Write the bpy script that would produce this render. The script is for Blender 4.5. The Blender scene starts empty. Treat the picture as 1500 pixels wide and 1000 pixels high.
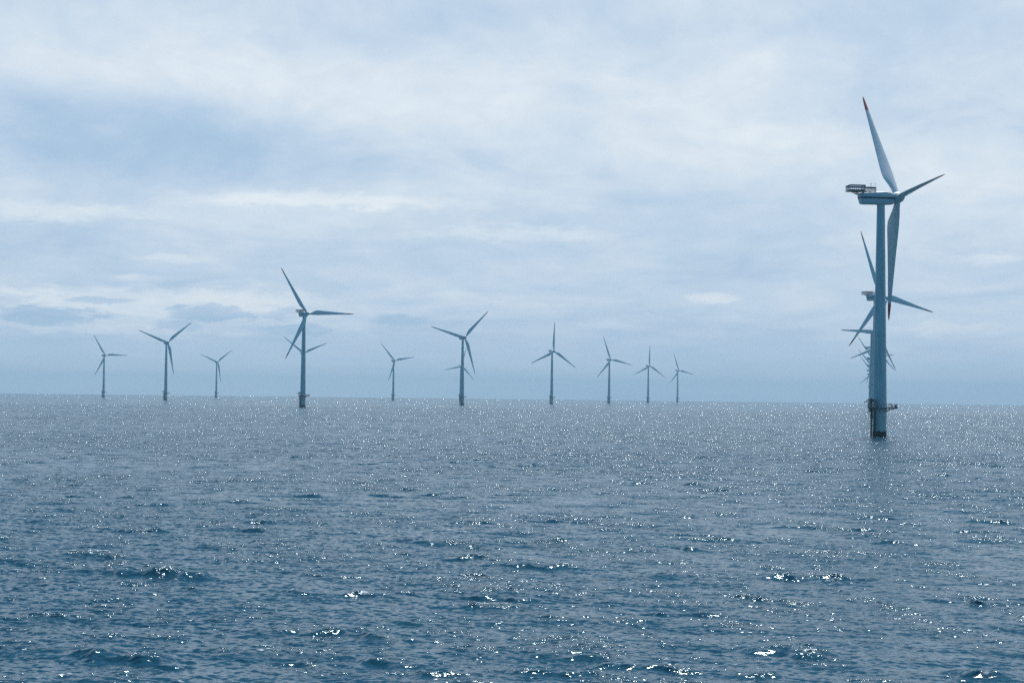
import bpy, bmesh, math, random
import numpy as np
from mathutils import Matrix, Vector

# ------------------------------------------------------------------ scene, camera, light
scene = bpy.context.scene
COL = scene.collection
random.seed(4)
EYE = 11.2              # camera height above the mean water line
RE = 3.2e6              # curvature radius of the sea (sets how far below eye level the horizon lies)

def sea_level(x, y):
    return -(x * x + y * y) / (2 * RE)

cam_data = bpy.data.cameras.new("camera")
cam = bpy.data.objects.new("camera", cam_data)
COL.objects.link(cam)
cam_data.sensor_width = 36.0
cam_data.lens = 67.2
cam_data.clip_start = 0.5
cam_data.clip_end = 60000.0
PITCH, ROLL = math.radians(1.574), math.radians(0.66)
cam.matrix_world = (Matrix.Translation((0, 0, EYE))
                    @ Matrix.Rotation(math.radians(90) + PITCH, 4, 'X')
                    @ Matrix.Rotation(ROLL, 4, 'Z'))
scene.camera = cam

SUN_EL, SUN_AZ = math.radians(61), math.radians(21)     # azimuth clockwise from +Y (the view direction)
sun_data = bpy.data.lights.new("sun", 'SUN')
sun_data.energy = 4.6
sun_data.angle = math.radians(5.0)      # seen through thin stratus
sun_data.color = (1.0, 0.975, 0.94)
sun = bpy.data.objects.new("sun", sun_data)
COL.objects.link(sun)
sun_dir = Vector((math.sin(SUN_AZ) * math.cos(SUN_EL), math.cos(SUN_AZ) * math.cos(SUN_EL), math.sin(SUN_EL)))
sun.rotation_euler = (-sun_dir).to_track_quat('-Z', 'Y').to_euler()

scene.view_settings.view_transform = 'Standard'
scene.view_settings.look = 'None'
scene.view_settings.exposure = 0.0
scene.view_settings.gamma = 1.0
scene.view_settings.use_curve_mapping = False
scene.render.film_transparent = False
scene.cycles.max_bounces = 4
scene.cycles.diffuse_bounces = 2
scene.cycles.glossy_bounces = 2
scene.cycles.transmission_bounces = 1
scene.cycles.volume_bounces = 0
scene.cycles.use_denoising = False
scene.cycles.sample_clamp_indirect = 4.0
scene.cycles.sample_clamp_direct = 28.0


# ------------------------------------------------------------------ node helper
class NT:
    def __init__(self, tree):
        self.t = tree
        tree.nodes.clear()

    def n(self, kind, **kw):
        nd = self.t.nodes.new(kind)
        for k, v in kw.items():
            setattr(nd, k, v)
        return nd

    def put(self, sock, v):
        if isinstance(v, bpy.types.NodeSocket):
            self.t.links.new(v, sock)
        elif v is not None:
            sock.default_value = v

    def m(self, op, a, b=None, c=None, clamp=False):
        nd = self.n('ShaderNodeMath', operation=op, use_clamp=clamp)
        for i, v in enumerate((a, b, c)):
            self.put(nd.inputs[i], v)
        return nd.outputs[0]

    def v(self, op, a, b=None, scale=None):
        nd = self.n('ShaderNodeVectorMath', operation=op)
        self.put(nd.inputs[0], a)
        if b is not None:
            self.put(nd.inputs[1], b)
        if scale is not None:
            self.put(nd.inputs['Scale'], scale)
        return nd.outputs['Value'] if op in ('LENGTH', 'DOT_PRODUCT') else nd.outputs[0]

    def xyz(self, x, y, z):
        nd = self.n('ShaderNodeCombineXYZ')
        for i, v in enumerate((x, y, z)):
            self.put(nd.inputs[i], v)
        return nd.outputs[0]

    def sep(self, vec):
        nd = self.n('ShaderNodeSeparateXYZ')
        self.put(nd.inputs[0], vec)
        return nd.outputs

    def noise(self, vec, scale=1.0, detail=4.0, rough=0.55, distortion=0.0, color=False):
        nd = self.n('ShaderNodeTexNoise')
        self.put(nd.inputs['Vector'], vec)
        nd.inputs['Scale'].default_value = scale
        nd.inputs['Detail'].default_value = detail
        nd.inputs['Roughness'].default_value = rough
        nd.inputs['Distortion'].default_value = distortion
        return nd.outputs['Color'] if color else nd.outputs[0]

    def ramp(self, fac, a, b, lo=0.0, hi=1.0, smooth=True):
        nd = self.n('ShaderNodeMapRange', interpolation_type='SMOOTHSTEP' if smooth else 'LINEAR')
        self.put(nd.inputs[0], fac)
        for i, v in enumerate((a, b, lo, hi)):
            self.put(nd.inputs[i + 1], v)
        return nd.outputs[0]

    def colramp(self, fac, stops):
        nd = self.n('ShaderNodeValToRGB')
        self.put(nd.inputs[0], fac)
        e = nd.color_ramp.elements
        while len(e) < len(stops):
            e.new(0.5)
        for el, (p, c) in zip(e, stops):
            el.position = p
            el.color = (*c, 1)
        return nd.outputs[0]

    def mix(self, fac, a, b, blend='MIX'):
        nd = self.n('ShaderNodeMix', data_type='RGBA', blend_type=blend)
        self.put(nd.inputs[0], fac)
        self.put(nd.inputs[6], (*a, 1) if isinstance(a, tuple) else a)
        self.put(nd.inputs[7], (*b, 1) if isinstance(b, tuple) else b)
        return nd.outputs[2]


# ------------------------------------------------------------------ sky: stratus deck over a clear Nishita sky
world = bpy.data.worlds.new("World")
scene.world = world
world.use_nodes = True
w = NT(world.node_tree)
tc = w.n('ShaderNodeTexCoord').outputs['Generated']
dx, dy, dz = w.sep(tc)
az = w.m('ARCTAN2', dx, dy)
el = w.m('ARCSINE', dz)
U = w.m('MULTIPLY', az, 28.0)              # sky coordinates: hundredths-of-frame-like units of angle (1 = 2.05 degrees)
V = w.m('MULTIPLY', el, 28.0)
uv = w.xyz(U, V, 0.0)
warp = w.noise(w.xyz(w.m('MULTIPLY', U, 0.55), w.m('MULTIPLY', V, 1.5), 3.0), 1.0, 5.0, 0.6, color=True)
warp = w.v('MULTIPLY', w.v('SUBTRACT', warp, (0.5, 0.5, 0.5)), (1.5, 0.55, 0.0))
rag = w.noise(w.xyz(w.m('MULTIPLY', U, 2.3), w.m('MULTIPLY', V, 8.0), 8.0), 1.0, 6.0, 0.66, color=True)
rag = w.v('MULTIPLY', w.v('SUBTRACT', rag, (0.5, 0.5, 0.5)), (2.0, 0.5, 0.0))
uvw = w.v('ADD', uv, warp)
# soft layered streaks, flatter and finer towards the horizon
ln = w.m('LOGARITHM', w.m('ADD', w.m('MAXIMUM', V, 0.0), 0.9), math.e)
big = w.noise(w.xyz(w.m('MULTIPLY', U, 0.20), w.m('MULTIPLY', ln, 1.7), 7.3), 1.0, 4.0, 0.5, 0.4)
mid = w.noise(w.xyz(w.m('MULTIPLY', U, 0.42), w.m('MULTIPLY', ln, 5.0), 1.1), 1.0, 6.0, 0.58, 0.6)
fine = w.noise(w.xyz(w.m('MULTIPLY', U, 1.6), w.m('MULTIPLY', ln, 13.0), 5.7), 1.0, 5.0, 0.6, 0.3)
bright = w.ramp(V, 0.2, 3.4, 0.40, 0.67)
bright = w.m('ADD', bright, w.m('MULTIPLY', w.m('SUBTRACT', big, 0.5), 0.40))
amt = w.ramp(V, 0.1, 1.2, 0.15, 1.0)
bright = w.m('ADD', bright, w.m('MULTIPLY', w.m('MULTIPLY', w.m('SUBTRACT', mid, 0.5), 0.72), amt))
bright = w.m('ADD', bright, w.m('MULTIPLY', w.m('MULTIPLY', w.m('SUBTRACT', fine, 0.5), 0.34), amt))


def sky_pos(x, y):      # where a cloud stands in the sky, from its place in the photograph
    return ((x - 750) / 100.0, (569.0 + 0.01153 * x - y) / 100.0)


# (x, y, half width, half height, strength, softness)
CLOUDS = [
    (235, 215, 330, 85, -0.30, 0.95), (90, 200, 210, 75, -0.10, 0.95), (470, 245, 200, 60, -0.14, 0.95),
    (150, 90, 330, 75, 0.20, 0.9), (560, 130, 360, 60, 0.16, 0.9), (860, 190, 380, 80, 0.18, 0.9),
    (700, 20, 180, 35, -0.16, 0.9), (1000, 110, 300, 45, 0.06, 0.9), (1320, 40, 260, 60, -0.12, 0.9),
    (1420, 270, 200, 70, 0.16, 0.9), (1120, 235, 260, 50, 0.10, 0.9),
    (470, 296, 260, 13, 0.26, 0.8), (90, 318, 150, 16, 0.22, 0.8), (760, 343, 150, 13, 0.20, 0.8),
    (620, 270, 200, 22, 0.06, 0.9), (930, 330, 300, 30, -0.10, 0.9), (250, 350, 330, 22, -0.10, 0.9),
    (255, 383, 60, 7, 0.20, 0.8), (205, 411, 60, 6, 0.22, 0.8),
    (230, 448, 330, 30, 0.46, 0.75), (180, 482, 260, 12, 0.22, 0.7), (620, 440, 190, 18, 0.20, 0.9), (20, 452, 90, 30, 0.12, 0.8),
    (455, 478, 120, 14, 0.22, 0.7), (500, 415, 300, 20, 0.06, 0.9),
    (82, 466, 76, 13, -0.38, 0.5), (33, 448, 30, 12, -0.22, 0.6), (155, 444, 48, 6, -0.36, 0.5), (312, 460, 62, 12, -0.40, 0.45),
    (412, 461, 32, 9, -0.26, 0.5), (435, 484, 56, 9, -0.28, 0.5), (262, 479, 36, 8, -0.24, 0.5), (585, 470, 44, 9, -0.20, 0.6),
    (590, 443, 80, 8, -0.14, 0.6),
    (1045, 437, 42, 8, 0.22, 0.6), (1440, 386, 56, 10, 0.18, 0.7), (1380, 485, 90, 12, 0.16, 0.8), (880, 440, 60, 6, 0.10, 0.7),
    (905, 478, 70, 8, 0.10, 0.8), (1120, 395, 200, 22, -0.06, 0.9), (780, 415, 200, 14, 0.06, 0.9),
]
for (cx, cy, hw, hh, s, soft) in CLOUDS:
    px, py = sky_pos(cx, cy)
    q = uvw if hh > 30 else w.v('ADD', uv, w.v('SCALE', rag, scale=min(1.0, hh / 15.0)))
    d = w.v('LENGTH', w.v('MULTIPLY', w.v('SUBTRACT', q, (px, py, 0)), (100.0 / hw, 100.0 / hh, 0.0)))
    bright = w.m('ADD', bright, w.ramp(d, 1.25, 1.25 * (1 - soft), 0.0, s))
bright = w.m('MINIMUM', w.m('MAXIMUM', bright, 0.0), 1.0)
cloud_col = w.colramp(bright, [(0.0, (0.36, 0.545, 0.75)), (0.30, (0.44, 0.605, 0.80)), (0.62, (0.61, 0.735, 0.875)),
                               (1.0, (0.84, 0.91, 0.96))])
# the unseen sky behind the viewer is tinted dark blue to dim the turbines
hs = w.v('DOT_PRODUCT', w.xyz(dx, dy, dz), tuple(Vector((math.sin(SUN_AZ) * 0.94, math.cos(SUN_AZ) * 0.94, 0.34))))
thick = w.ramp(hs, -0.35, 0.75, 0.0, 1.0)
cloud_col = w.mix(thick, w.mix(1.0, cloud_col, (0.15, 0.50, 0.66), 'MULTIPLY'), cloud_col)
# high sky, mostly out of frame, is darkened and blued to deepen the sea
high = w.ramp(V, 5.2, 11.5, 0.0, 1.0)
cloud_col = w.mix(high, cloud_col, w.mix(1.0, cloud_col, (0.07, 0.35, 0.56), 'MULTIPLY'))
sky = w.n('ShaderNodeTexSky', sky_type='NISHITA', sun_disc=False)
sky.sun_elevation = SUN_EL
sky.sun_rotation = SUN_AZ
bg_clear = w.n('ShaderNodeBackground')
w.put(bg_clear.inputs[0], sky.outputs[0])
bg_clear.inputs[1].default_value = 0.06
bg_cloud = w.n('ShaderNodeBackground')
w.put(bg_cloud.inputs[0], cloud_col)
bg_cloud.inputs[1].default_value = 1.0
ms = w.n('ShaderNodeMixShader')
ms.inputs[0].default_value = 0.93
w.t.links.new(bg_clear.outputs[0], ms.inputs[1])
w.t.links.new(bg_cloud.outputs[0], ms.inputs[2])
out = w.n('ShaderNodeOutputWorld')
w.t.links.new(ms.outputs[0], out.inputs[0])


# ------------------------------------------------------------------ materials
def material(name):
    m = bpy.data.materials.new(name)
    m.use_nodes = True
    return m, NT(m.node_tree)


def finish(t, surface=None, volume=None):
    o = t.n('ShaderNodeOutputMaterial')
    if surface is not None:
        t.t.links.new(surface, o.inputs['Surface'])
    if volume is not None:
        t.t.links.new(volume, o.inputs['Volume'])


def painted(name, col, rough=0.45, dirt=0.12, scale=0.6, streak=True):
    m, t = material(name)
    p = t.n('ShaderNodeTexCoord').outputs['Object']
    x, y, z = t.sep(p)
    a = t.noise(t.xyz(t.m('MULTIPLY', x, 1.6), t.m('MULTIPLY', y, 1.6), t.m('MULTIPLY', z, 0.12 if streak else 1.0)), scale * 1.6, 5.0, 0.6)
    b = t.noise(p, scale * 6, 3.0, 0.5)
    f = t.m('ADD', t.m('MULTIPLY', a, 0.75), t.m('MULTIPLY', b, 0.25))
    f = t.ramp(f, 0.35, 0.7, 0.0, 1.0)
    c = t.mix(f, tuple(v * (1 - dirt * 2.2) for v in col), col)
    bs = t.n('ShaderNodeBsdfPrincipled')
    t.put(bs.inputs['Base Color'], c)
    bs.inputs['Roughness'].default_value = rough
    finish(t, bs.outputs[0])
    return m


M_WHITE = painted("tower_paint", (0.68, 0.71, 0.72), 0.42, 0.16)
M_BLADE = painted("blade_gelcoat", (0.74, 0.76, 0.77), 0.35, 0.06, 0.3, False)
M_RED = painted("red_tip_paint", (0.62, 0.055, 0.035), 0.4, 0.08, 0.8, False)
M_NACELLE = painted("nacelle_paint", (0.64, 0.67, 0.69), 0.4, 0.10, 0.9, False)
M_STRIPE = painted("navy_stripe_paint", (0.012, 0.018, 0.045), 0.5, 0.05, 0.8, False)
M_STEEL = painted("dark_galvanised_steel", (0.09, 0.10, 0.115), 0.5, 0.15, 2.0, False)
M_GRATE = painted("grey_rail_mesh", (0.24, 0.25, 0.31), 0.55, 0.15, 2.0, False)
M_FENDER = painted("black_fender_paint", (0.022, 0.022, 0.024), 0.6, 0.15, 2.0, False)


def pile_material():
    m, t = material("pile_paint_with_growth")
    p = t.n('ShaderNodeTexCoord').outputs['Object']
    x, y, z = t.sep(p)
    a = t.noise(t.xyz(t.m('MULTIPLY', x, 1.4), t.m('MULTIPLY', y, 1.4), t.m('MULTIPLY', z, 0.15)), 1.2, 5.0, 0.6)
    c = t.mix(t.ramp(a, 0.35, 0.7), (0.44, 0.47, 0.45), (0.60, 0.63, 0.61))
    rag = t.noise(t.xyz(x, y, t.m('MULTIPLY', z, 0.35)), 3.0, 5.0, 0.65)
    edge = t.m('ADD', t.m('SUBTRACT', z, 1.75), t.m('MULTIPLY', t.m('SUBTRACT', rag, 0.5), 2.4))
    g = t.ramp(edge, -0.15, 0.15, 1.0, 0.0)
    grow = t.mix(t.noise(p, 6.0, 4.0, 0.6), (0.006, 0.007, 0.006), (0.022, 0.024, 0.018))
    bs = t.n('ShaderNodeBsdfPrincipled')
    t.put(bs.inputs['Base Color'], t.mix(g, c, grow))
    t.put(bs.inputs['Roughness'], t.ramp(g, 0, 1, 0.5, 0.85))
    finish(t, bs.outputs[0])
    return m


M_PILE = pile_material()


def sea_material():
    m, t = material("sea_water")
    geo = t.n('ShaderNodeNewGeometry')
    pos = geo.outputs['Position']
    x, y, z = t.sep(pos)
    # capillary ripples: slopes from two octaves of noise fixed to the water
    def slopes(scale, ax, seed, amp, detail):
        c = t.noise(t.xyz(t.m('MULTIPLY', x, ax), y, seed), scale, detail, 0.55, color=True)
        c = t.v('SUBTRACT', c, (0.5, 0.5, 0.5))
        return t.v('MULTIPLY', c, (amp * 0.9, amp, 0.0))
    gust = t.ramp(t.noise(t.xyz(t.m('MULTIPLY', x, 0.55), y, 2.0), 0.028, 4.0, 0.6), 0.3, 0.7, 0.45, 1.35)
    s = t.v('ADD', slopes(1.5, 0.45, 0.0, 1.15, 3.0), slopes(6.5, 0.4, 9.0, 2.3, 3.0))
    # cat's paws: narrow streaks of livelier ripples drawn out along the wind
    paw = t.noise(t.xyz(t.m('ADD', x, t.m('MULTIPLY', y, 0.14)), t.m('MULTIPLY', y, 0.06), 6.0), 0.55, 3.0, 0.6)
    gust = t.m('MULTIPLY', gust, t.ramp(paw, 0.36, 0.68, 0.55, 1.6))
    crest_at = t.n('ShaderNodeAttribute', attribute_name='crest', attribute_type='GEOMETRY').outputs['Fac']
    gust = t.m('MULTIPLY', gust, t.ramp(crest_at, 0.0, 1.0, 0.80, 3.0))      # parasitic ripples ride on the crests
    far_ripple = t.ramp(t.v('LENGTH', t.xyz(x, t.m('SUBTRACT', y, -20.0), 0.0)), 90.0, 520.0, 0.74, 1.22)     # ripples strengthened away from the camera to raise the far glitter
    gust = t.m('MULTIPLY', gust, far_ripple)
    s = t.v('SCALE', s, scale=gust)
    nrm = t.v('NORMALIZE', t.v('ADD', geo.outputs['Normal'], s))
    deep = t.mix(t.noise(t.xyz(x, y, 0.0), 0.02, 3.0, 0.5), (0.009, 0.046, 0.078), (0.012, 0.057, 0.092))
    bs = t.n('ShaderNodeBsdfPrincipled')
    t.put(bs.inputs['Base Color'], deep)
    bs.inputs['Roughness'].default_value = 0.14
    bs.inputs['IOR'].default_value = 1.33
    bs.inputs['Specular Tint'].default_value = (0.64, 0.95, 1.0, 1)
    t.put(bs.inputs['Normal'], nrm)
    foam_at = t.n('ShaderNodeAttribute', attribute_name='foam', attribute_type='GEOMETRY').outputs['Fac']
    lace = t.noise(t.xyz(t.m('MULTIPLY', x, 0.7), y, 4.0), 2.4, 5.0, 0.7, 0.8)
    f = t.ramp(t.m('ADD', foam_at, t.m('MULTIPLY', t.m('SUBTRACT', lace, 0.5), 1.5)), 0.45, 0.85, 0.0, 0.85)
    f = t.m('MULTIPLY', f, t.ramp(foam_at, 0.05, 0.35))
    fleck = t.noise(t.xyz(t.m('MULTIPLY', x, 0.75), y, 7.0), 2.6, 3.0, 0.7)
    froth = t.noise(t.xyz(t.m('MULTIPLY', x, 0.5), y, 1.0), 0.09, 4.0, 0.6)
    f = t.m('MAXIMUM', f, t.m('MULTIPLY', t.ramp(fleck, 0.655, 0.77, 0.0, 0.5), t.ramp(froth, 0.38, 0.62, 0.15, 1.0)))
    fb = t.n('ShaderNodeBsdfDiffuse')
    fb.inputs[0].default_value = (0.70, 0.76, 0.80, 1)
    mx = t.n('ShaderNodeMixShader')
    t.put(mx.inputs[0], f)
    t.t.links.new(bs.outputs[0], mx.inputs[1])
    t.t.links.new(fb.outputs[0], mx.inputs[2])
    finish(t, mx.outputs[0])
    return m


M_SEA = sea_material()


# ------------------------------------------------------------------ mesh helpers
def link(name, me, mat, parent=None):
    o = bpy.data.objects.new(name, me)
    COL.objects.link(o)
    if mat is not None and not me.materials:
        me.materials.append(mat)
    if parent is not None:
        o.parent = parent
    return o


class MB:
    """collects shapes into one mesh"""
    def __init__(self):
        self.bm = bmesh.new()

    def loft(self, rings, cap=True, close=True):
        vs = [[self.bm.verts.new(p) for p in r] for r in rings]
        n = len(vs[0])
        for a, b in zip(vs[:-1], vs[1:]):
            for i in range(n if close else n - 1):
                j = (i + 1) % n
                self.bm.faces.new((a[i], a[j], b[j], b[i]))
        if cap:
            self.bm.faces.new(list(reversed(vs[0])))
            self.bm.faces.new(vs[-1])
        return self

    def tube(self, a, b, r, n=8, r2=None):
        a, b = Vector(a), Vector(b)
        q = (b - a).to_track_quat('Z', 'Y').to_matrix()
        ring = lambda c, rr: [c + q @ Vector((rr * math.cos(2 * math.pi * i / n), rr * math.sin(2 * math.pi * i / n), 0)) for i in range(n)]
        return self.loft([ring(a, r), ring(b, r if r2 is None else r2)])

    def path(self, pts, r, n=8):
        for a, b in zip(pts[:-1], pts[1:]):
            self.tube(a, b, r, n)
        return self

    def lathe(self, prof, n=48, axis='Z'):
        rings = []
        for (r, z) in prof:
            ring = []
            for i in range(n):
                c, s = math.cos(2 * math.pi * i / n), math.sin(2 * math.pi * i / n)
                ring.append((r * c, r * s, z) if axis == 'Z' else (z, r * c, r * s))
            rings.append(ring)
        return self.loft(rings)

    def box(self, lo, hi, bev=0.0):
        (x0, y0, z0), (x1, y1, z1) = lo, hi
        r = [[(x0, y0, z0), (x1, y0, z0), (x1, y1, z0), (x0, y1, z0)], [(x0, y0, z1), (x1, y0, z1), (x1, y1, z1), (x0, y1, z1)]]
        return self.loft(r)

    def mesh(self, name, smooth=None):
        bmesh.ops.recalc_face_normals(self.bm, faces=self.bm.faces)
        me = bpy.data.meshes.new(name)
        self.bm.to_mesh(me)
        self.bm.free()
        if smooth is not None:
            for p in me.polygons:
                p.use_smooth = True
            me.set_sharp_from_angle(angle=math.radians(smooth))
        return me


# ------------------------------------------------------------------ the turbine's meshes (metres, z = 0 at the mean water line)
HUB, RB, OV, TILT = 69.7, 39.4, 5.0, math.radians(6)
TIP_R = 33.9
DECK = 8.6

# tower: three flanged cans
prof = [(2.05, DECK + 0.1)]
for zf in (10.2, 29.5, 49.5):
    rr = 2.02 - (zf - 9) * (0.88 / 58.6)
    prof += [(rr, zf - 0.10), (rr + 0.06, zf - 0.09), (rr + 0.06, zf + 0.09), (rr, zf + 0.10)]
prof += [(1.14, 67.35), (1.30, 67.4), (1.30, 67.75)]
ME_TOWER = MB().lathe(prof, 64).mesh("tower", 30)
ME_PILE = MB().lathe([(2.0, -7.0), (2.0, DECK - 0.95), (2.09, DECK - 0.9), (2.09, DECK - 0.15)], 64).mesh("transition_piece", 30)

# work platform: round deck with a lay-down area on one side
def deck_outline(r, ext, hw):
    pts = []
    a0 = math.asin(hw / r)
    for i in range(41):
        a = a0 + (2 * math.pi - 2 * a0) * i / 40
        pts.append((r * math.cos(a), r * math.sin(a)))
    return pts + [(ext, -hw), (ext, hw)]

OUT = deck_outline(3.45, 4.95, 1.7)
b = MB()
b.loft([[(x, y, DECK - 0.14) for x, y in OUT], [(x, y, DECK + 0.06) for x, y in OUT]])
for k in range(10):
    a = 2 * math.pi * k / 10 + 0.2
    c, s = math.cos(a), math.sin(a)
    b.tube((2.02 * c, 2.02 * s, DECK - 1.15), (3.3 * c, 3.3 * s, DECK - 0.16), 0.07, 6)
b.tube((1.9, 1.3, DECK - 1.1), (4.7, 1.5, DECK - 0.16), 0.08, 6).tube((1.9, -1.3, DECK - 1.1), (4.7, -1.5, DECK - 0.16), 0.08, 6)
b.loft([[(x * 1.004, y * 1.004, DECK - 0.26) for x, y in OUT], [(x * 1.004, y * 1.004, DECK - 0.15) for x, y in OUT]])
ME_DECK = b.mesh("work_platform")

b = MB()
loop = OUT + [OUT[0]]
for (x0, y0), (x1, y1) in zip(loop[:-1], loop[1:]):
    for zz, rr in ((1.15, 0.035), (0.62, 0.022), (0.2, 0.022)):
        b.tube((x0 * .985, y0 * .985, DECK + zz), (x1 * .985, y1 * .985, DECK + zz), rr, 5)
acc = 0.0
for (x0, y0), (x1, y1) in zip(loop[:-1], loop[1:]):
    L = math.hypot(x1 - x0, y1 - y0)
    while acc < L:
        q = acc / L
        x, y = (x0 + (x1 - x0) * q) * .985, (y0 + (y1 - y0) * q) * .985
        b.tube((x, y, DECK + 0.06), (x, y, DECK + 1.15), 0.03, 5)
        acc += 0.85
    acc -= L
ME_DECKRAIL = b.mesh("railing")

# cabinets and gear on the lay-down side
b = MB()
b.path([(2.55, -1.5, DECK + 1.1), (3.05, -1.55, DECK + 1.0), (3.3, -1.55, DECK + 0.5), (3.35, -1.55, DECK + 0.07)], 0.13, 8)
ME_PIPE = b.mesh("cable_pipe", 40)
ME_LOCKER = MB().box((4.2, -1.5, DECK + 0.07), (4.75, -0.4, DECK + 0.8)).mesh("equipment_locker")

# davit crane on the seaward corner
cx, cy = -2.75, -1.6
b = MB().tube((cx, cy, DECK + 0.05), (cx, cy, DECK + 1.5), 0.20, 10).tube((cx, cy, DECK + 1.45), (cx, cy, DECK + 2.6), 0.28, 10)
b.box((cx - 0.42, cy - 0.4, DECK + 1.55), (cx + 0.75, cy + 0.35, DECK + 2.45))
b.path([(cx - 0.3, cy, DECK + 1.68), (cx - 1.7, cy - 0.2, DECK + 1.6), (cx - 2.1, cy - 0.25, DECK + 1.55)], 0.13, 8)
b.tube((cx - 0.35, cy, DECK + 2.3), (cx - 1.7, cy - 0.2, DECK + 1.72), 0.05, 6)
b.tube((cx - 2.0, cy - 0.25, DECK + 1.5), (cx - 2.0, cy - 0.25, DECK + 1.05), 0.05, 6)
ME_CRANE = b.mesh("davit_crane", 40)
b = MB()
b.path([(-1.35, -2.7, DECK + 0.05), (-1.55, -2.75, DECK + 1.2), (-1.65, -2.75, DECK + 2.1), (-1.3, -2.75, DECK + 2.75), (-0.95, -2.75, DECK + 2.95)], 0.085, 7)
b.path([(-1.6, -2.75, DECK + 2.0), (-1.2, -2.75, DECK + 1.2), (-0.95, -2.7, DECK + 0.5), (-0.9, -2.7, DECK + 0.05)], 0.07, 7)
b.tube((-1.55, -2.75, DECK + 2.25), (-0.55, -2.75, DECK + 2.35), 0.05, 6).tube((-1.5, -2.75, DECK + 1.8), (-0.5, -2.75, DECK + 1.95), 0.05, 6)
ME_GATE = b.mesh("boarding_gate", 40)

# boat landing: two fender tubes with stand-offs, ladder between
LA = math.radians(218)
er, et = Vector((math.cos(LA), math.sin(LA), 0)), Vector((-math.sin(LA), math.cos(LA), 0))
b = MB()
for s in (-0.75, 0.62):
    p = er * 2.72 + et * s
    b.tube(p + Vector((0, 0, -3)), p + Vector((0, 0, DECK - 0.3)), 0.23, 12)
    for zz in (0.6, 3.2, 5.8, 8.0):
        b.tube(p + Vector((0, 0, zz)), er * 1.9 + et * s * 0.7 + Vector((0, 0, zz + 0.15)), 0.10, 8)
ME_LANDING = b.mesh("boat_landing", 40)
b = MB()
for s in (-0.3, 0.2):
    p = er * 2.5 + et * s
    b.tube(p + Vector((0, 0, -1.5)), p + Vector((0, 0, DECK + 1.1)), 0.04, 6)
for k in range(32):
    z = -0.9 + k * 0.3
    b.tube(er * 2.5 + et * -0.3 + Vector((0, 0, z)), er * 2.5 + et * 0.2 + Vector((0, 0, z)), 0.022, 5)
ME_LADDER = b.mesh("ladder")

# nacelle: +X is the rotor side, origin on the tower axis at hub height
def nac_ring(t, nseg=40, grow=0.0):
    # t runs from 0 (rear) to 1 (front)
    keys = [(0.0, -6.75, -6.05, 0.62, -2.20, 1.40), (0.03, -6.45, -5.85, 0.92, -2.24, 1.55), (0.10, -5.7, -5.2, 1.12, -2.27, 1.66),
            (0.45, -2.2, -2.2, 1.38, -2.25, 1.70), (0.70, 1.0, 1.0, 1.56, -2.24, 1.70), (0.84, 2.5, 2.4, 1.36, -2.20, 1.68),
            (0.95, 3.55, 3.3, 0.82, -2.12, 1.56), (1.0, 3.95, 3.65, 0.42, -2.0, 1.36)]
    for a, c in zip(keys[:-1], keys[1:]):
        if a[0] <= t <= c[0]:
            q = (t - a[0]) / (c[0] - a[0])
            v = [a[i] + (c[i] - a[i]) * q for i in range(6)]
            break
    _, xt, xb, zt, zb, hw = v
    pts = []
    for i in range(nseg):
        a = 2 * math.pi * i / nseg
        c, s = math.cos(a), math.sin(a)
        e = 0.34
        yy = math.copysign(abs(c) ** e, c) * hw
        zz = math.copysign(abs(s) ** (e if s < 0 else 0.5), s)
        z = (zt + zb) / 2 + zz * (zt - zb) / 2
        k = (z - zb) / (zt - zb)
        pts.append((xb + (xt - xb) * k, yy * (1 - 0.10 * (1 - k)), z))
    return pts

ts = [0, .015, .03, .06, .10, .25, .45, .58, .70, .77, .84, .9, .95, .98, 1.0]
ME_NACELLE = MB().loft([nac_ring(t) for t in ts]).mesh("nacelle", 50)

def shell_half_width(x, z):
    best = None
    for i in range(401):
        t = i / 400
        ring = nac_ring(t, 96)
        # the vertex of this ring nearest to height z on the +Y side
        p = min((q for q in ring if q[1] > 0), key=lambda q: abs(q[2] - z))
        if best is None or abs(p[0] - x) < best[0]:
            best = (abs(p[0] - x), p[1])
    return best[1]
b = MB()
xs = [-6.42, -6.2, -5.9, -5.2, -2.2, 1.0, 2.0, 2.6, 3.2, 3.66]
for s in (-1, 1):
    rings = []
    for x in xs:
        h = max(shell_half_width(x, -0.17), shell_half_width(x, -0.4), shell_half_width(x, -0.62))
        rings.append([(x, s * (h + 0.04), -0.17), (x, s * (h + 0.04), -0.62), (x, s * (h - 0.2), -0.62), (x, s * (h - 0.2), -0.17)])
    b.loft(rings)
b.loft([[(-6.60, -1.43, -0.17), (-6.60, 1.43, -0.17), (-6.2, 1.43, -0.17), (-6.2, -1.43, -0.17)],
        [(-6.47, -1.43, -0.60), (-6.47, 1.43, -0.60), (-6.1, 1.43, -0.60), (-6.1, -1.43, -0.60)]])
ME_STRIPE = b.mesh("stripe")

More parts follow.
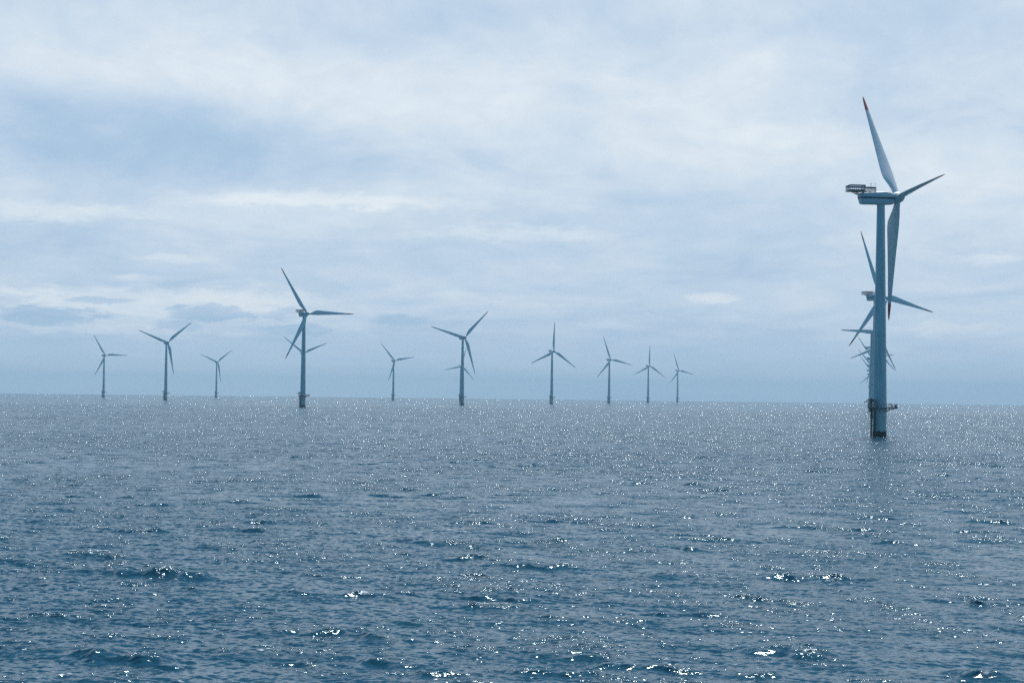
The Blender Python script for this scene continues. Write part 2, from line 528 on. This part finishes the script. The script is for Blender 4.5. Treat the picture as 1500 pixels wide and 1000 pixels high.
# helicopter hoist platform over the rear of the nacelle
HX0, HX1, HW, HZ = -9.9, -5.35, 2.15, 1.42
b = MB().box((HX0, -HW, HZ), (HX1, HW, HZ + 0.14))
for y in (-1.2, 0.0, 1.2):
    b.path([(HX0 + 1.4, y, HZ - 0.04), (-7.3, y, HZ - 0.62), (-6.45, y, 0.55)], 0.09, 6)
    b.tube((-7.3, y, HZ - 0.62), (-7.0, y, HZ), 0.07, 6).tube((-8.0, y, HZ - 0.33), (-7.6, y, HZ), 0.05, 6)
b.tube((-7.3, -1.3, HZ - 0.62), (-7.3, 1.3, HZ - 0.62), 0.12, 8)
b.box((HX1, -1.0, 1.25), (-1.75, 1.0, 1.46))
ME_HOIST = b.mesh("hoist_platform")
b = MB()
def fence(b, p0, p1, z0, z1, step, rails, r=0.04):
    L = math.hypot(p1[0] - p0[0], p1[1] - p0[1])
    n = max(1, round(L / step))
    for i in range(n + 1):
        x, y = p0[0] + (p1[0] - p0[0]) * i / n, p0[1] + (p1[1] - p0[1]) * i / n
        b.tube((x, y, z0), (x, y, z1), r, 6)
    for f in rails:
        z = z0 + (z1 - z0) * f
        b.tube((*p0, z), (*p1, z), r * (1.5 if f == 1 else 0.8), 6)
def panel(b, p0, p1, z0, z1):
    dxp, dyp = p1[0] - p0[0], p1[1] - p0[1]
    L = math.hypot(dxp, dyp)
    nx, ny = -dyp / L * 0.02, dxp / L * 0.02
    b.loft([[(p0[0] - nx, p0[1] - ny, z0), (p1[0] - nx, p1[1] - ny, z0), (p1[0] + nx, p1[1] + ny, z0), (p0[0] + nx, p0[1] + ny, z0)],
            [(p0[0] - nx, p0[1] - ny, z1), (p1[0] - nx, p1[1] - ny, z1), (p1[0] + nx, p1[1] + ny, z1), (p0[0] + nx, p0[1] + ny, z1)]])
Z0, Z1 = HZ + 0.14, HZ + 1.72
for (p0, p1) in (((HX0, -HW), (HX1, -HW)), ((HX1, HW), (HX0, HW)), ((HX0, HW), (HX0, -HW)), ((HX1, -HW), (HX1, HW))):
    fence(b, p0, p1, Z0, Z1, 0.62, (0.0, 0.45, 0.72, 1.0), 0.055)
    panel(b, p0, p1, Z1 - 0.32, Z1 + 0.02)
    panel(b, p0, p1, Z0, Z0 + 0.22)
ME_HRAIL = b.mesh("hoist_railing")
b = MB()
Y0 = 1.0
for (p0, p1) in (((HX1, -Y0), (-1.75, -Y0)), ((-1.75, Y0), (HX1, Y0)), ((-1.75, -Y0), (-1.75, Y0))):
    fence(b, p0, p1, 1.45, 2.72, 0.42, (0.3, 0.6, 1.0), 0.04)
    panel(b, p0, p1, 2.52, 2.74)
ME_RRAIL = b.mesh("roof_railing")

ME_MASTS = []
for x, y, h in ((-3.4, -0.6, 1.35), (-2.7, 0.3, 1.6), (-1.95, -0.5, 1.5)):
    b = MB()
    b.tube((x, y, 2.0), (x, y, 2.4 + h), 0.035, 6)
    b.tube((x - 0.22, y, 2.35 + h), (x + 0.22, y, 2.35 + h), 0.05, 6)
    ME_MASTS.append(b.mesh("weather_mast"))

# hub with spinner, +X forward, origin at the rotor centre
ME_HUB = MB().lathe([(1.05, -1.25), (1.50, -1.15), (1.62, -0.6), (1.66, 0.0), (1.58, 0.7), (1.30, 1.35), (0.85, 1.85), (0.40, 2.12), (0.06, 2.2)], 40, 'X').mesh("hub", 50)

# blade: +Z radial, +X leading edge, twist built in
def blade_sections(r0, r1, n):
    rad = [1.1, 2.0, 3.2, 4.6, 6.0, 7.4, 8.8, 10.5, 13, 16, 20, 24, 28, 31.5, 33.9, 36, 37.6, 38.6, 39.15, 39.4]
    chord = [1.75, 1.78, 1.95, 2.45, 3.0, 3.4, 3.52, 3.42, 3.16, 2.82, 2.40, 1.98, 1.60, 1.27, 1.05, 0.84, 0.65, 0.46, 0.28, 0.06]
    thick = [1.0, 0.98, 0.86, 0.62, 0.46, 0.37, 0.33, 0.30, 0.27, 0.245, 0.225, 0.21, 0.20, 0.19, 0.18, 0.18, 0.17, 0.17, 0.17, 0.17]
    twist = [15, 15, 15, 14.5, 13.5, 12, 10.5, 9, 7.2, 5.5, 3.8, 2.5, 1.5, 0.8, 0.4, 0.1, 0, 0, 0, 0]
    rr = sorted(set([r0, r1] + [r for r in rad if r0 < r < r1] + list(np.linspace(r0, r1, n))))
    rings = []
    for r in rr:
        c, th, tw = (float(np.interp(r, rad, q)) for q in (chord, thick, twist))
        w_c = min(1.0, max(0.0, (r - 2.0) / 5.0))            # root circle blending into an airfoil
        ring = []
        N = 28
        for i in range(N):
            a = 2 * math.pi * i / N
            xc = 0.5 + 0.5 * math.cos(a)                      # 1 = trailing, 0 = leading
            circ = math.sin(a) * 0.5
            foil = math.copysign(1, math.sin(a)) * 5 * 0.5 * (0.2969 * math.sqrt(max(xc, 0)) - 0.126 * xc - 0.3516 * xc ** 2 + 0.2843 * xc ** 3 - 0.1036 * xc ** 4) / 0.5
            y = (circ * (1 - w_c) + foil * w_c) * th * c
            pivot = 0.5 + (0.30 - 0.5) * w_c
            x = (pivot - xc) * c
            t_ = math.radians(tw)
            ring.append((x * math.cos(t_) - y * math.sin(t_), x * math.sin(t_) + y * math.cos(t_), r))
        rings.append(ring)
    return rings

ME_BLADE = MB().loft(blade_sections(1.1, TIP_R, 26)).mesh("blade", 60)
ME_TIP = MB().loft(blade_sections(TIP_R, RB, 10)).mesh("blade_tip", 60)


def rotor_frames(yaw, phase, pitch):
    a0 = Vector((math.sin(yaw), math.cos(yaw), 0))
    ax = a0 * math.cos(TILT) + Vector((0, 0, math.sin(TILT)))
    hh = Vector((0, 0, 1)).cross(a0)
    uu = ax.cross(hh)
    hub_c = Vector((0, 0, HUB)) + a0 * OV
    def frame(x, z):
        y = z.cross(x)
        return Matrix(((x.x, y.x, z.x, hub_c.x), (x.y, y.y, z.y, hub_c.y), (x.z, y.z, z.z, hub_c.z), (0, 0, 0, 1)))
    hubm = frame(ax, (uu - ax * uu.dot(ax)).normalized())
    blades = []
    for k in range(3):
        t = phase + k * 2 * math.pi / 3
        er_ = uu * math.cos(t) + hh * math.sin(t)
        et_ = -uu * math.sin(t) + hh * math.cos(t)
        le = et_ * math.cos(pitch) + ax * math.sin(pitch)
        blades.append(frame(le, er_))
    return hubm, blades


def empty(name, loc):
    o = bpy.data.objects.new(name, None)
    o.empty_display_size = 3
    COL.objects.link(o)
    o.location = loc
    return o


# ---- one turbine with all its parts
proto = empty("wind_turbine", (0, 0, 0))
part = {}
part['tower'] = link("tower", ME_TOWER, M_WHITE, proto)
part['pile'] = link("transition_piece", ME_PILE, M_PILE, proto)
part['deck'] = link("work_platform", ME_DECK, M_STEEL, proto)
link("railing", ME_DECKRAIL, M_STEEL, part['deck'])
part['locker'] = link("equipment_locker", ME_LOCKER, M_GRATE, proto)
part['pipe'] = link("cable_pipe", ME_PIPE, M_STEEL, proto)
part['gate'] = link("boarding_gate", ME_GATE, M_STEEL, proto)
part['crane'] = link("davit_crane", ME_CRANE, M_STEEL, proto)
part['landing'] = link("boat_landing", ME_LANDING, M_FENDER, proto)
link("ladder", ME_LADDER, M_STEEL, part['landing'])
part['nacelle'] = link("nacelle", ME_NACELLE, M_NACELLE, proto)
link("stripe", ME_STRIPE, M_STRIPE, part['nacelle'])
part['hoist'] = link("hoist_platform", ME_HOIST, M_STEEL, proto)
link("hoist_railing", ME_HRAIL, M_GRATE, part['hoist'])
link("roof_railing", ME_RRAIL, M_STEEL, part['hoist'])
for k in range(3):
    part['mast%d' % k] = link("weather_mast", ME_MASTS[k], M_STEEL, proto)
part['hub'] = link("hub", ME_HUB, M_NACELLE, proto)
for k in range(3):
    part['blade%d' % k] = link("blade", ME_BLADE, M_BLADE, proto)
    link("blade_tip", ME_TIP, M_RED, part['blade%d' % k])


def children_of(o):
    return [c for c in COL.objects if c.parent == o]


def copy_turbine(far):
    t = proto.copy()
    COL.objects.link(t)
    d = {}
    for key, p in part.items():
        c = p.copy()
        COL.objects.link(c)
        c.parent = t
        d[key] = c
        for g in sub[key]:
            if far and g.name.split('.')[0] != 'blade_tip':
                continue
            s = g.copy()
            COL.objects.link(s)
            s.parent = c
    return t, d


sub = {key: children_of(p) for key, p in part.items()}


def set_turbine(t, d, x, y, yaw, phase, pitch):
    t.location = (x, y, sea_level(x, y))
    yaw, phase, pitch = math.radians(yaw), math.radians(phase), math.radians(pitch)
    nm = Matrix.Translation((0, 0, HUB)) @ Matrix.Rotation(math.pi / 2 - yaw, 4, 'Z')
    for key in ('nacelle', 'hoist', 'mast0', 'mast1', 'mast2'):
        d[key].matrix_local = nm
    hubm, bl = rotor_frames(yaw, phase, pitch)
    d['hub'].matrix_local = hubm
    for k in range(3):
        d['blade%d' % k].matrix_local = bl[k]


# x, y, rotor azimuth, blade phase, pitch, label
FARM = [
    (106.8, 554.5, 82.2, 33.5, 95, "tallest and nearest white wind turbine with red blade tips and a railed work platform"),
    (208.7, 1097.6, 150.1, 341.9, 3, "largest wind turbine half hidden behind the nearest tower, blades showing on both sides of it"),
    (310.9, 1650.7, 148.8, 269.6, 3, "wind turbine behind the nearest tower with one blade pointing level to the left"),
    (412.1, 2193.1, 148.1, 250.9, 3, "wind turbine behind the nearest tower, just below the level blade, one blade slanting down left"),
    (516.2, 2749.6, 151.7, 321.3, 3, "wind turbine behind the nearest tower whose upper left blade starts highest of three parallel ones"),
    (619.5, 3305.1, 150.6, 314.9, 3, "wind turbine behind the nearest tower whose upper left blade is middle of three parallel ones"),
    (718.2, 3834.3, 150.4, 316.7, 3, "wind turbine behind the nearest tower whose upper left blade is lowest of three parallel ones"),
    (822.9, 4394.4, 153.0, 235.7, 3, "farthest wind turbine behind the nearest tower, one blade slanting down left near the horizon"),
    (-677.1, 3174.9, 146.0, 329.9, 3, "leftmost small wind turbine on the horizon with one blade pointing level right"),
    (-417.4, 2308.8, 150.3, 290.8, 3, "second wind turbine from the left, medium sized, blades in an open Y"),
    (-577.1, 3739.1, 148.7, 292.5, 3, "small Y-bladed wind turbine on the horizon, third from the left"),
    (-155.5, 1426.3, 147.4, 329.1, 3, "large wind turbine left of centre, one blade level right, one crossing its tower"),
    (-310.0, 2837.0, 152.0, 307.0, 3, "wind turbine hidden behind the large left tower, two blades showing in a wide V"),
    (-208.7, 3376.9, 153.4, 320.4, 3, "small wind turbine alone between the two larger ones left of centre"),
    (-50.8, 1972.4, 152.8, 285.1, 3, "medium wind turbine near the centre with a blade reaching up right and one left"),
    (-104.2, 3906.0, 155.0, 257.5, 3, "small wind turbine hidden behind the medium tower near the centre, low rotor"),
    (53.4, 2536.2, 152.7, 244.4, 3, "wind turbine right of centre with one blade straight up, larger of two posed so"),
    (156.5, 3064.6, 155.0, 342.3, 3, "second of the four wind turbines right of centre, its top blade leaning left"),
    (259.2, 3625.2, 155.0, 243.7, 3, "third of the four wind turbines right of centre, small with one blade straight up"),
    (363.8, 4187.4, 150.9, 342.9, 3, "smallest wind turbine in the line right of centre, nearest the open gap"),
]
for i, (x, y, yaw, ph, pit, lab) in enumerate(FARM):
    t, d = (proto, part) if i == 0 else copy_turbine(y > 1500)
    set_turbine(t, d, x, y, yaw, ph, pit)
    t['label'] = lab
    t['category'] = "wind turbine"
    t['group'] = "offshore wind turbines standing in rows in the sea"


# ------------------------------------------------------------------ the sea: a wind-sea spectrum on one sheet that follows the earth's curve
def wave_tile(N, L, lmin, lmax, peak, slope_rms, az_deg, spread, seed):
    rng = np.random.default_rng(seed)
    k1 = 2 * np.pi * np.fft.fftfreq(N, L / N)
    kx, ky = np.meshgrid(k1, k1, indexing='ij')
    k = np.hypot(kx, ky)
    k[0, 0] = 1e-6
    kp = 2 * np.pi / peak
    S = k ** -4.0 * np.exp(-1.25 * (kp / k) ** 2)
    S *= (k > 2 * np.pi / lmax) & (k < 2 * np.pi / lmin)
    a = math.radians(az_deg)
    ct = (kx * math.sin(a) + ky * math.cos(a)) / k
    S *= np.abs(ct) ** spread + 0.06
    A = (rng.normal(size=(N, N)) + 1j * rng.normal(size=(N, N))) * np.sqrt(S)
    h = np.fft.ifft2(A)
    sx = np.fft.ifft2(1j * kx * A).real
    sy = np.fft.ifft2(1j * ky * A).real
    g = slope_rms / math.sqrt((sx ** 2 + sy ** 2).mean())
    Dx = np.fft.ifft2(1j * kx / k * A).real * g
    Dy = np.fft.ifft2(1j * ky / k * A).real * g
    jac = -(np.fft.ifft2(-kx * kx / k * A).real + np.fft.ifft2(-ky * ky / k * A).real) * g   # > 0 where crests bunch up
    return [q.astype(np.float32) for q in (h.real * g, Dx, Dy, jac)], L


def sample(tile, X, Y):
    arrs, L = tile
    N = arrs[0].shape[0]
    u, v = (X / L * N), (Y / L * N)
    iu, iv = np.floor(u).astype(np.int32), np.floor(v).astype(np.int32)
    fu, fv = (u - iu).astype(np.float32), (v - iv).astype(np.float32)
    i0, j0 = iu % N, iv % N
    i1, j1 = (i0 + 1) % N, (j0 + 1) % N
    w00, w10, w01, w11 = (1 - fu) * (1 - fv), fu * (1 - fv), (1 - fu) * fv, fu * fv
    return [a[i0, j0] * w00 + a[i1, j0] * w10 + a[i0, j1] * w01 + a[i1, j1] * w11 for a in arrs]


def build_sea():
    rad = [3.0, 8.0, 14.0, 22.0, 32.0, 42.0, 52.0, 60.0, 66.0]
    r = 68.0
    while r < 9800:
        rad.append(r)
        r += max(0.11, 0.00115 * r) if r < 1500 else 0.0032 * r
    rad.append(15000.0)
    rad = np.array(rad)
    half = math.radians(17.0)
    mid_ = np.arange(-half, half, 0.00056)
    side = np.linspace(half, math.radians(32), 140)
    back = np.linspace(math.radians(32), 2 * math.pi - math.radians(32), 60)[1:-1]
    azs = np.concatenate([mid_, side, back, 2 * math.pi - side[::-1]])
    R, A = np.meshgrid(rad, azs, indexing='ij')
    X, Y = R * np.sin(A), R * np.cos(A)
    long_ = wave_tile(1024, 331.0, 3.0, 60.0, 13.0, 0.062, 24, 2.5, 11)
    short = wave_tile(1024, 67.0, 0.25, 3.0, 1.3, 0.17, 6, 2.4, 23)
    h1, ax1, ay1, j1 = sample(long_, X + 40, Y + 17)
    c, s = math.cos(0.31), math.sin(0.31)
    h2, ax2, ay2, j2 = sample(short, X * c - Y * s, X * s + Y * c)
    ax2, ay2 = ax2 * c + ay2 * s, -ax2 * s + ay2 * c
    # gusts: patches where the small waves are livelier
    g1 = sample(wave_tile(256, 700.0, 60.0, 700.0, 250.0, 1.0, 0, 0.2, 5), X, Y)[0]
    g1 = np.clip(1.0 + 0.28 * g1 / g1.std(), 0.45, 1.7).astype(np.float32)
    fade = np.clip(1.0 - (R - 500) / 1500, 0.0, 1.0).astype(np.float32)
    chop = 1.15
    Z = h1 + h2 * g1 + sea_level(X, Y)
    X2 = X - chop * (ax1 + ax2 * g1 * fade) * np.clip(2 - R / 1500, 0, 1)
    Y2 = Y - chop * (ay1 + ay2 * g1 * fade) * np.clip(2 - R / 1500, 0, 1)
    crest = j1 / j1.std() * 0.6 + (j2 * g1) / j2.std() * 0.55
    streak = sample(wave_tile(512, 160.0, 1.2, 40.0, 14.0, 1.0, 80, 4.0, 77), X, Y)[0]
    foam = np.clip((crest - 2.1) * 0.9, 0, 1) + np.clip((streak / streak.std() + 0.5 * g1 - 2.4) * 0.5, 0, 0.42)
    # single steeper crests breaking here and there, and the wash round the piles
    rng = np.random.default_rng(31)
    ridges = [(-21.0, 115.0, 4.6, 0.62), (-16.0, 79.5, 3.8, 0.42), (-7.5, 88.0, 3.0, 0.32), (-2.0, 118.0, 2.6, 0.22),
              (9.0, 98.0, 3.0, 0.24), (-30.0, 150.0, 3.6, 0.28), (13.0, 84.0, 2.6, 0.20), (30.0, 160.0, 3.4, 0.24)]
    for _ in range(90):
        rr_ = 74.0 + 260.0 * rng.random() ** 1.4
        aa_ = math.radians(rng.uniform(-16, 16))
        ridges.append((rr_ * math.sin(aa_), rr_ * math.cos(aa_), rng.uniform(1.0, 3.0), rng.uniform(0.14, 0.34)))
    X32, Y32 = X.astype(np.float32), Y.astype(np.float32)
    for (rx, ry, rl, rh) in ridges:
        ang = math.radians(rng.uniform(8, 42))
        lo, hi = np.searchsorted(rad, [math.hypot(rx, ry) - 12, math.hypot(rx, ry) + 12])
        sx_, sy_ = X32[lo:hi] - rx, Y32[lo:hi] - ry
        u_, v_ = sx_ * math.cos(ang) - sy_ * math.sin(ang), sx_ * math.sin(ang) + sy_ * math.cos(ang)
        v_ = v_ + 0.35 * np.sin(u_ * 1.3 + rx) + 0.2 * np.sin(u_ * 3.1 + ry)
        env = np.exp(-(u_ / rl) ** 2) * (0.75 + 0.25 * np.sin(u_ * 2.3 + 2 * rx))
        pr = np.where(v_ < 0, np.exp(-(v_ / (0.75 * rh + 0.12)) ** 2), np.exp(-(v_ / (3.2 * rh + 0.5)) ** 2))
        Z[lo:hi] += rh * env * pr
        crest[lo:hi] += 2.0 * env * pr
        foam[lo:hi] += env * np.exp(-((v_ + 0.1) / 0.28) ** 2) * 0.55 * np.clip(np.sin(u_ * 1.9 + rx * 3) + 0.35, 0, 1)
    for (tx, ty, *_r) in FARM[:2]:
        lo, hi = np.searchsorted(rad, [math.hypot(tx, ty) - 12, math.hypot(tx, ty) + 12])
        dd = np.hypot(X32[lo:hi] - tx, Y32[lo:hi] - ty)
        foam[lo:hi] += np.clip(1.0 - (dd - 2.0) / 1.8, 0, 1) * 0.85
    foam = np.clip(foam, 0, 1).astype(np.float32)
    nr, na = X.shape
    co = np.stack([X2, Y2, Z], -1).astype(np.float32).reshape(-1, 3)
    co = np.concatenate([co, np.array([[0, 0, 0]], np.float32)])
    idx = np.arange(nr * na, dtype=np.int32).reshape(nr, na)
    a, b_ = idx[:-1], idx[1:]
    an, bn = np.roll(a, -1, 1), np.roll(b_, -1, 1)
    quads = np.stack([a, an, bn, b_], -1).reshape(-1, 4)[:, ::-1]
    tri = np.stack([idx[0], np.full(na, nr * na, np.int32), np.roll(idx[0], -1)], -1)[:, ::-1]
    me = bpy.data.meshes.new("sea")
    me.vertices.add(len(co))
    me.vertices.foreach_set("co", co.ravel())
    me.loops.add(quads.size + tri.size)
    me.loops.foreach_set("vertex_index", np.concatenate([quads.ravel(), tri.ravel()]).astype(np.int32))
    me.polygons.add(len(quads) + len(tri))
    starts = np.concatenate([np.arange(len(quads)) * 4, quads.size + np.arange(len(tri)) * 3]).astype(np.int32)
    me.polygons.foreach_set("loop_start", starts)
    me.update(calc_edges=True)
    me.polygons.foreach_set("use_smooth", np.ones(len(me.polygons), dtype=bool))
    at = me.attributes.new("foam", 'FLOAT', 'POINT')
    at.data.foreach_set("value", np.concatenate([foam.ravel(), np.zeros(1, np.float32)]))
    at = me.attributes.new("crest", 'FLOAT', 'POINT')
    at.data.foreach_set("value", np.concatenate([np.clip(crest * 0.45, 0, 1).astype(np.float32).ravel(), np.zeros(1, np.float32)]))
    me.update()
    print("sea verts", len(co), "normal z", me.polygons[0].normal.z)
    o = link("sea", me, M_SEA)
    o['kind'] = "structure"
    o['label'] = "choppy blue-grey sea with glittering wave crests reaching the horizon"
    return o


build_sea()

# ------------------------------------------------------------------ sea air between the camera and the far turbines
HAZE = 0.85e-4
zb = sea_level(0, 15000) - 1.5
b = MB().box((-15100, -15100, zb), (15100, 15100, 128.0))
m, t = material("sea_haze")
pv = t.n('ShaderNodeVolumePrincipled')
pv.inputs['Color'].default_value = (0.58, 0.83, 1.0, 1)
pv.inputs['Density'].default_value = HAZE
finish(t, None, pv.outputs[0])
hz = link("haze", b.mesh("haze"), m)
hz['kind'] = "stuff"
hz['label'] = "thin blue sea haze that softens the far turbines and horizon"
